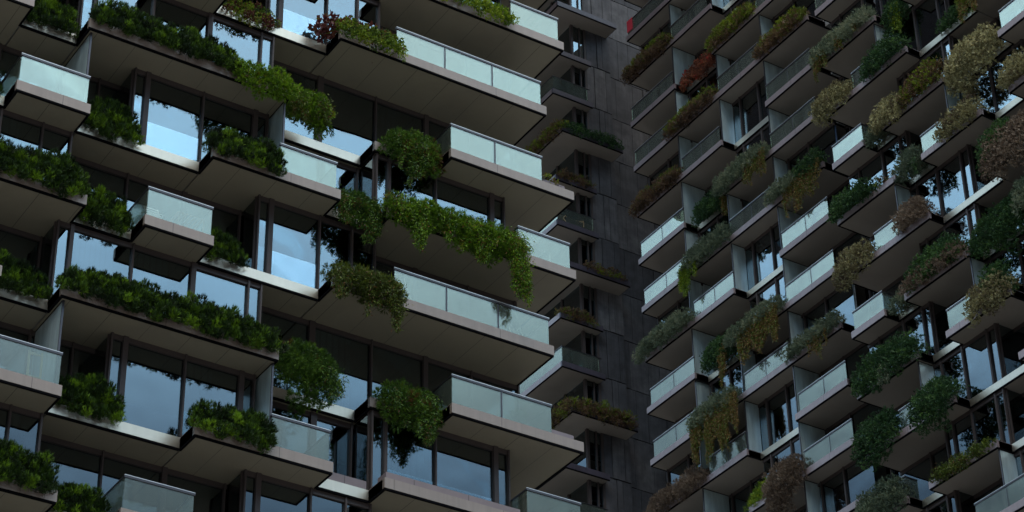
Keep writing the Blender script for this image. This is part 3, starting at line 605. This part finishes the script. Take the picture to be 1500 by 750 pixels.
pl('pale_shrub', 'pale flowering shrub at the far end of an upper right ledge, beside dark green leaves', 'II', 3, 64.7, 66.8, 0, h=1.0, down=.4, out=.35, **P, end=3, cat='shrub')
pl('mixed_shrub', 'dark green and rusty shrub filling the near half of an upper right ledge', 'II', 3, 62.1, 64.8, 0, h=1.25, down=.1, out=.3, m='rust', sty='fluff', tone=(.5, .3), end=3, cat='shrub')
pl('pale_shrub', 'largest pale cream shrub, cascading from a metal ledge in the upper right', 'II', 3, 58.5, 61.95, .55, h=1.2, down=1.5, out=.75, **P, end=2.6, tone=(.55, .25), cat='shrub')
pl('pale_shrub', 'pale shrub cut off by the right edge beside the largest pale cascade', 'II', 2, 56.8, 58.3, 0, h=1.2, down=.1, out=.35, **P, end=3, cat='shrub')
pl('dark_shrub', 'small round grey green ball right of the small single pane glass balcony', 'II', 3, 66.3, 67.7, .55, h=.8, down=.55, out=.4, m='ash', sty='fuzzy', tone=(.4, .2), end=2.3, cat='shrub')
pl('mixed_shrub', 'pale and green shrub on the corner of the ledge under the largest pale cascade', 'II', 2, 60.1, 62.7, 0, h=.95, down=.3, out=.3, m='pale', sty='fluff', tone=(.42, .25), end=3, cat='shrub')
pl('dark_shrub', 'dark green shrub with a rusty patch on a ledge left of a tall bright window', 'II', 2, 67.4, 70.3, 0, h=1.0, down=.15, out=.35, **D, end=4, cat='shrub')
pl('low_planting', 'sparse orange and green tuft on a ledge corner above the dark green shrub', 'II', 2, 66.0, 67.2, 0, h=.4, down=0, out=.1, m='rust', sty='leafy', gap=.4, cat='plant')
pl('grey_shrub', 'round olive shrub hanging before the tall bright windows of the nearer bay', 'II', 2, 64.25, 65.8, .45, h=.95, down=.7, out=.55, m='ash', sty='fuzzy', tone=(.33, .2), end=2.3, strands=[(64.3, 64.9, 1.2, 6)], sm='green_r', cat='shrub')
pl('pale_shrub', 'pale brown shrub hanging off a ledge left of a small glass balcony', 'II', 1, 68.0, 70.4, -.05, h=.95, down=.9, out=.4, m='pale', sty='fluff', tone=(.33, .22), end=3, cat='shrub')
pl('dry_shrub', 'reddish brown dry shrub beside the brightest cream ledge of the nearer bay', 'II', 1, 64.15, 66.2, 0, h=1.1, down=.05, out=.3, **B, end=3, tone=(.6, .2), cat='shrub')
pl('mixed_shrub', 'wide brown hanging shrub with green top at the right edge at upper mid height', 'II', 1, 56.6, 60.2, 0, h=1.3, down=1.2, out=.5, m='brown', sty='fluff', tone=(.68, .28), end=3, grad=0, cat='shrub')
pl('dark_shrub', 'green shrub standing on top of the wide brown hanging shrub at the right edge', 'II', 1, 58.3, 60.4, .0, h=1.7, down=-.5, out=.35, **D, end=3, tone=(.62, .2), cat='shrub')
pl('grey_shrub', 'small olive ball on the window ledge between a glass balcony and a brown planted ledge', 'II', 0, 66.45, 67.6, .6, h=.6, down=.3, out=.3, m='ash', sty='fuzzy', tone=(.38, .2), end=2.3, cat='shrub')
pl('mixed_shrub', 'brown dry shrub along a ledge with bright green branches above it', 'II', 0, 62.1, 66.2, 0, h=.6, down=.1, out=.25, **B, gap=.15, cat='shrub')
pl('dark_shrub', 'bright green branches spreading above the brown dry ledge planting', 'II', 0, 62.3, 66.0, .1, h=1.45, down=-.5, out=.3, **D, end=3, tone=(.65, .22), gap=.1, cat='shrub')
pl('dark_shrub', 'large dark green shrub hanging from the ledge at the right edge, at mid height', 'II', 0, 57.6, 62.0, .5, h=1.3, down=.9, out=.6, **D, end=3, cat='shrub')
pl('grey_shrub', 'pale olive shrub in the right edge beside the large dark green hanging shrub', 'II', 0, 56.6, 58.6, .2, h=1.6, down=.3, out=.6, m='ash', sty='fuzzy', tone=(.5, .2), cat='shrub')
pl('dark_shrub', 'widest dark green shrub of the nearer bay, with a pale strand hanging from it', 'II', -1, 65.9, 70.0, 0, h=1.3, down=.5, out=.4, **D, end=4, strands=[(67.5, 68.1, 1.5, 24)], sm='ash', cat='shrub')
pl('pale_shrub', 'pale and green shrub with brown underside hanging between two glass screens at the right', 'II', -1, 59.9, 62.4, 0, h=1.0, down=.7, out=.4, m='pale', sty='fluff', tone=(.36, .25), end=3, cat='shrub')
pl('dark_shrub', 'dark leafy branches standing above the pale and green shrub at the right', 'II', -1, 60.0, 61.6, .05, h=1.6, down=-.6, out=.25, **D, end=2.5, tone=(.6, .2), cat='shrub')
pl('dark_shrub', 'round dark bush low in the middle of the nearer bay, left of two window panes', 'II', -2, 67.7, 70.2, -.1, h=1.3, down=1.1, out=.6, **D, end=2.4, tone=(.4, .2), cat='shrub')
pl('dark_shrub', 'round blue green bush hanging in front of the lower bright windows', 'II', -2, 63.7, 66.4, -.1, h=1.0, down=1.0, out=.6, **D, end=2.6, cat='shrub')
pl('grey_shrub', 'grey green mound at the bottom edge left of the lowest small glass balcony', 'II', -3, 67.8, 70.9, 0, h=1.25, down=.6, out=.5, m='ash', sty='fuzzy', tone=(.3, .2), end=3, cat='shrub')
pl('trailing_plant', 'sparse olive creeper dripping over a pinkish ledge in the lower right', 'II', -3, 62.2, 66.0, 0, h=.35, down=.15, out=.12, m='juniper_o', sty='leafy', gap=.15, strands=[(62.6, 65.8, .55, 26)], sm='juniper_o', cat='trailing plant')
pl('orange_planting', 'orange yellow tufts in the bottom right corner beside a glass screen', 'II', -4, 57.5, 60.1, 0, h=.75, down=.35, out=.2, m='trail', **F, tone=(.5, .25), cat='planting')
pl('orange_planting', 'small orange tuft in a grey trough on the cream ledge in the lower right', 'II', -2, 57.2, 58.2, .95, h=.45, down=0, out=.05, m='trail', sty='leafy', tone=(.45, .15), cat='planting')
# --- corner balconies
pl('dark_leaf_planting', 'dark green leafy row along the front of the upper corner planter by the concrete wall', 'S', 0, 64.7, 68.8, 93.35, h=.55, down=.2, out=.1, m='green_r', sty='leafy', z=66.12 + 19.2 + .39, tone=(.5, .2), cat='planting')
pl('fern_planting', 'green and rusty fringe along the side of the upper corner planter', 'T', 0, 93.3, 99.0, 64.6, h=.6, down=.25, out=.1, m='rust', sty='fern', z=66.12 + 19.2 + .39, tone=(.6, .3), cat='planting')
pl('low_planting', 'sparse brown tufts on the dark middle corner planter by the concrete wall', 'S', 0, 65.6, 68.7, 93.35, h=.45, down=.1, out=.1, m='rust', sty='leafy', z=66.12 + 9.6 + .39, tone=(.4, .25), gap=.35, cat='planting')
pl('fern_planting', 'wide green and rust planting on the lowest corner planter by the concrete wall', 'S', 0, 64.6, 68.8, 93.35, h=.6, down=.25, out=.1, m='rust', sty='fern', z=66.12 + .39, tone=(.5, .25), grad=.3, cat='planting')
pl('fern_planting', 'rusty fringe on the shaded side of the lowest corner planter', 'T', 0, 93.3, 97.0, 64.6, h=.6, down=.3, out=.1, m='rust', sty='fern', z=66.12 + .39, tone=(.45, .25), cat='planting')
pl('low_planting', 'low rusty grass in the corner box behind the upper two panel balcony', 'S', 0, 64.6, 66.9, 94.1, h=.5, down=.1, out=.05, m='rust', sty='fern', z=66.12 + 16 + .39, tone=(.4, .25), cat='planting')
pl('low_planting', 'low rusty grass in the corner box beside the long middle balcony', 'S', 0, 64.6, 66.7, 94.1, h=.55, down=.15, out=.05, m='rust', sty='fern', z=66.12 + 6.4 + .39, tone=(.4, .25), cat='planting')
# ------------------------------------------------------------------ things standing on the balconies
def chair(name, label, cat, mp, s, d, z, m, rot=0, sz=1.0, fold=True, grp=None):
    """slatted folding chair: two crossed side frames, seat and back"""
    e = empty(name); tag(e, label, cat, grp)
    def q(a, b, c):
        ca, sa = math.cos(rot), math.sin(rot); return (s + (a * ca - b * sa) * sz, d + (a * sa + b * ca) * sz, z + c * sz)
    for a in (-.22, .22):
        MB(mp).bar(q(a, -.24, 0), q(a, .22, .88), .017).build('back_leg', m, e)
        MB(mp).bar(q(a, .24, 0), q(a, -.22, .46), .017).build('front_leg', m, e)
    b = MB(mp)
    for i in range(5): b.bar(q(-.22, -.2 + .1 * i, .45), q(.22, -.2 + .1 * i, .45), .016)
    b.build('seat', m, e); b = MB(mp)
    for i in range(4): b.bar(q(-.22, .13 + .025 * i, .58 + .09 * i), q(.22, .13 + .025 * i, .58 + .09 * i), .018)
    b.build('backrest', m, e)
def table(name, label, mp, s, d, z, m, w=.7, dep=.6, slats=7):
    e = empty(name); tag(e, label, 'table')
    b = MB(mp)
    for i in range(slats):
        a = s - w / 2 + i * w / slats; b.box(a, a + w / slats * .7, d, d + dep, z + .68, z + .70)
    b.build('table_top', m, e)
    for a in (-1, 1):
        for c in (.03, dep - .06): MB(mp).box(s + a * (w / 2 - .04) - .02, s + a * (w / 2 - .04) + .02, d + c, d + c + .04, z, z + .68).build('leg', m, e)
zl = lambda k: ZL[k] + TH; zr = lambda k: ZR(k) + TH
# wooden towel ladder on the left edge balcony
e = empty('towel_ladder'); tag(e, 'pale wooden towel ladder leaning behind the glass of the left edge balcony', 'ladder')
for a in (19.25, 19.62): MB(mapL).bar((a, .17, zl(0)), (a, .2, zl(0) + .93), .036).build('side_rail', M['white_wood'], e)
for t in (.12, .85): MB(mapL).bar((19.25, .17 + .03 * t, zl(0) + t), (19.62, .17 + .03 * t, zl(0) + t), .032).build('rung', M['white_wood'], e)
table('slatted_table', 'slatted wooden table behind the glass of the small balcony in the left part', mapL, 23.8, .3, zl(2), M['wood'], .9, .7)
chair('garden_chair', 'white chair at the left end of the small balcony with the slatted table', 'chair', mapL, 22.7, .6, zl(2), M['white'])
chair('folding_chair', 'left of two folding wooden chairs on the dark corner balcony by the concrete wall', 'chair', mapS, 65.1, 94.25, 66.12 + 12.8 + .39, M['wood'], .5, 1.0, grp='folding chairs on the corner balcony')
chair('folding_chair', 'right of two folding wooden chairs on the dark corner balcony by the concrete wall', 'chair', mapS, 66.2, 94.2, 66.12 + 12.8 + .39, M['wood'], -.7, 1.0, grp='folding chairs on the corner balcony')
chair('lounge_chair', 'white chair behind the right end of the long middle glass balustrade', 'chair', mapL, 35.3, .6, zl(2), M['white'], .8, 1.1)
MBt = MB(mapI).box(88.75, 89.28, .04, .065, zr(10) + .25, zr(10) + 1.08).box(88.75, 89.28, .065, .2, zr(10) + 1.075, zr(10) + 1.09).build('towel', M['red'], None); tag(MBt, 'red towel hung over the topmost dark glass balustrade beside the concrete wall', 'towel')
e = empty('drying_rack'); tag(e, 'white metal drying rack behind glass on a balcony next to the concrete wall', 'drying rack')
for a in (87.1, 88.4):
    MB(mapI).bar((a, .4, zr(2)), (a, .4, zr(2) + .95), .02).build('leg', M['white'], e)
MB(mapI).bar((87.1, .4, zr(2) + .93), (88.4, .4, zr(2) + .93), .02).build('top_rail', M['white'], e)
e = empty('round_stool'); tag(e, 'white round stool glowing pale behind glass in the middle of the farther tower', 'stool')
b = MB(mapI)
for n in range(12): b.bar((75.0, .5, zr(2) + .40), (75.0 + .2 * math.cos(n * .5236), .5 + .2 * math.sin(n * .5236), zr(2) + .40), .05)
b.build('seat', M['white'], e)
for n in range(3): MB(mapI).bar((75.0 + .15 * math.cos(n * 2.09), .5 + .15 * math.sin(n * 2.09), zr(2)), (75.0 + .1 * math.cos(n * 2.09), .5 + .1 * math.sin(n * 2.09), zr(2) + .4), .02).build('leg', M['white'], e)
e = empty('cushioned_bench'); tag(e, 'bench with an orange cushion behind the glass of a small balcony on the right', 'bench')
MB(mapII).box(68.2, 69.1, .35, .8, zr(0) + .34, zr(0) + .38).build('seat', M['white'], e)
MB(mapII).box(68.3, 68.95, .3, .75, zr(0) + .39, zr(0) + .5).build('cushion', M['orange'], e)
for a in (68.25, 69.05): MB(mapII).box(a - .03, a + .03, .4, .75, zr(0), zr(0) + .34).build('leg', M['white'], e)
for k, lab in ((4, 'small grey planter box on the right end of the upper two panel balcony'), (1, 'small grey planter box on the right end of the lower two panel balcony')):
    e = MB(mapL); e.box(36.35, 37.2, .25, .28, zl(k), zl(k) + .3); e.box(36.35, 37.2, .57, .6, zl(k), zl(k) + .3); e.box(36.35, 36.38, .28, .57, zl(k), zl(k) + .3); e.box(37.17, 37.2, .28, .57, zl(k), zl(k) + .3)
    o = e.build('planter_box', M['planter']); tag(o, lab, 'planter box', 'small grey planter boxes')
    MB(mapL).box(36.38, 37.17, .28, .57, zl(k), zl(k) + .22).build('soil', M['bark'], o)
e = empty('garden_umbrella'); tag(e, 'folded white umbrella leaning behind the left panel of the long middle glass balustrade', 'umbrella')
MB(mapL).bar((31.45, .35, zl(2) + .05), (31.05, .3, zl(2) + .92), .028).build('pole', M['white'], e)
chair('garden_chair', 'yellowish chair behind glass on the lowest long balcony beside the concrete wall', 'chair', mapI, 87.3, .5, zr(1), M['wood'], .4)

for args in [('white chair on the short balcony two storeys below the red towel', 86.4, 8, 'white', .5), ('white chair behind the dark glass beside the upper stepped ledge', 79.2, 7, 'white', 1.0),
        ('chair behind the near glass panels above the golden curtain of stems', 79.6, 4, 'white', .2), ('white chair on the low three panel balcony right of the thin grey shrubs', 74.6, 0, 'white', .6),
        ('wooden chair on the lowest near balcony beside the big hanging brown shrub', 75.6, -1, 'wood', 2.0)]:
    chair('balcony_chair', args[0], 'chair', mapI, args[1], .5, zr(args[2]), M[args[3]], args[4], 1.05)
chair('balcony_chair', 'dark chair behind the left panel of the upper two panel balcony', 'chair', mapL, 33.2, .7, zl(4), M['rail'], .4)
table('cafe_table', 'dark cafe table behind the right panel of the upper two panel balcony', mapL, 35.2, .4, zl(4), M['rail'], .6, .5)
table('white_table', 'white table behind the glass corner of the balcony under the largest hanging juniper', mapL, 36.3, .4, zl(3), M['white'], .8, .6, 1)
def pot_plant(label, mp, sec, k, s_, z, m):
    e = plant('pot_plant', label, sec, k, s_ - .3, s_ + .3, .45, h=.5, down=-.05, out=0, m=m, sty='leafy', end=2, z=z + .32, cat='plant', grp='potted plants behind balcony glass')
    b = MB(mp); b.bar((s_, .55, z), (s_, .55, z + .34), .15, 10); b.build('pot', M['planter'], e)
pot_plant('potted plant behind glass at the far end of a low balcony by the concrete wall', mapI, 'I', 1, 86.4, zr(1), 'green_r')
pot_plant('potted plant behind the right panel of the lower two panel balcony', mapL, 'L', 1, 35.4, zl(1), 'juniper_d')
#PLANTS-END
# ------------------------------------------------------------------ ground, sky, light, camera
g = MB().box(-900, 900, -900, 900, -2.6, -1.6).build('ground', M['asphalt']); tag(g, kind='structure')

w = bpy.data.worlds.new('World'); sc.world = w; w.use_nodes = True
nt = w.node_tree; nt.nodes.clear()
out = nt.nodes.new('ShaderNodeOutputWorld'); bg = nt.nodes.new('ShaderNodeBackground')
sky = nt.nodes.new('ShaderNodeTexSky'); sky.sky_type = 'NISHITA'; sky.sun_disc = False
SUN_EL, SUN_AZ = R(64), R(212)           # azimuth measured clockwise from +Y
sky.sun_elevation = SUN_EL; sky.sun_rotation = SUN_AZ; sky.air_density = 1.0; sky.dust_density = 2.0; sky.ozone_density = 1.0
bg.inputs[1].default_value = .10
# broken cloud cover: brighter overhead, a dark low bank added to dim lower reflections
tc = nt.nodes.new('ShaderNodeTexCoord'); sep = nt.nodes.new('ShaderNodeSeparateXYZ'); nt.links.new(tc.outputs['Generated'], sep.inputs[0])
cl = nt.nodes.new('ShaderNodeValToRGB'); ce = cl.color_ramp.elements
ce[0].position = .40; ce[0].color = (.7, .9, 1.3, 1); ce[1].position = .85; ce[1].color = (20, 19, 17.5, 1)
for q_, c_ in ((.455, (1.5, 2.3, 3.4, 1)), (.50, (4.8, 7.4, 10.4, 1)), (.55, (11, 17, 23, 1)), (.62, (17, 26, 34, 1)), (.72, (17, 19, 21, 1))):
    en = ce.new(q_); en.color = c_
nt.links.new(sep.outputs[2], cl.inputs[0])
nz = nt.nodes.new('ShaderNodeTexNoise'); nz.inputs['Scale'].default_value = 2.2; nz.inputs['Detail'].default_value = 5
nt.links.new(tc.outputs['Generated'], nz.inputs['Vector'])
mr = nt.nodes.new('ShaderNodeMapRange'); mr.inputs['From Min'].default_value = .3; mr.inputs['From Max'].default_value = .7; mr.inputs['To Min'].default_value = .72; mr.inputs['To Max'].default_value = .97
nt.links.new(nz.outputs['Fac'], mr.inputs['Value'])
mx = nt.nodes.new('ShaderNodeMix'); mx.data_type = 'RGBA'
nt.links.new(mr.outputs['Result'], mx.inputs['Factor']); nt.links.new(sky.outputs[0], mx.inputs['A']); nt.links.new(cl.outputs[0], mx.inputs['B'])
nt.links.new(mx.outputs['Result'], bg.inputs[0]); nt.links.new(bg.outputs[0], out.inputs[0])
sl = bpy.data.lights.new('sun', 'SUN'); sl.energy = .9; sl.angle = R(22); sl.color = (1, .95, .88)
so = bpy.data.objects.new('sun', sl); col.objects.link(so)
sd = np.array((math.sin(SUN_AZ) * math.cos(SUN_EL), math.cos(SUN_AZ) * math.cos(SUN_EL), math.sin(SUN_EL)))
from mathutils import Matrix, Vector
so.rotation_euler = Vector(-sd).to_track_quat('-Z', 'Y').to_euler()

pit, rol, yaw = R(33.98552774), R(-1.19733414), R(33.10167741)
fw = Vector((math.sin(yaw) * math.cos(pit), math.cos(yaw) * math.cos(pit), math.sin(pit)))
r0 = Vector((math.cos(yaw), -math.sin(yaw), 0)); u0 = r0.cross(fw)
rr = math.cos(rol) * r0 + math.sin(rol) * u0; uu = -math.sin(rol) * r0 + math.cos(rol) * u0
cd = bpy.data.cameras.new('camera'); cam = bpy.data.objects.new('camera', cd); col.objects.link(cam)
cam.matrix_world = Matrix(((rr.x, uu.x, -fw.x, 0), (rr.y, uu.y, -fw.y, 0), (rr.z, uu.z, -fw.z, EYE), (0, 0, 0, 1)))
cd.sensor_width = 36; cd.lens = 3512.5 / 1500 * 36; cd.clip_start = .5; cd.clip_end = 3000
sc.camera = cam
sc.view_settings.view_transform = 'Standard'; sc.view_settings.look = 'None'; sc.view_settings.gamma = 1.0
sc.view_settings.exposure = .35
sc.view_settings.use_curve_mapping = False
sc.cycles.max_bounces = 8; sc.cycles.transparent_max_bounces = 12
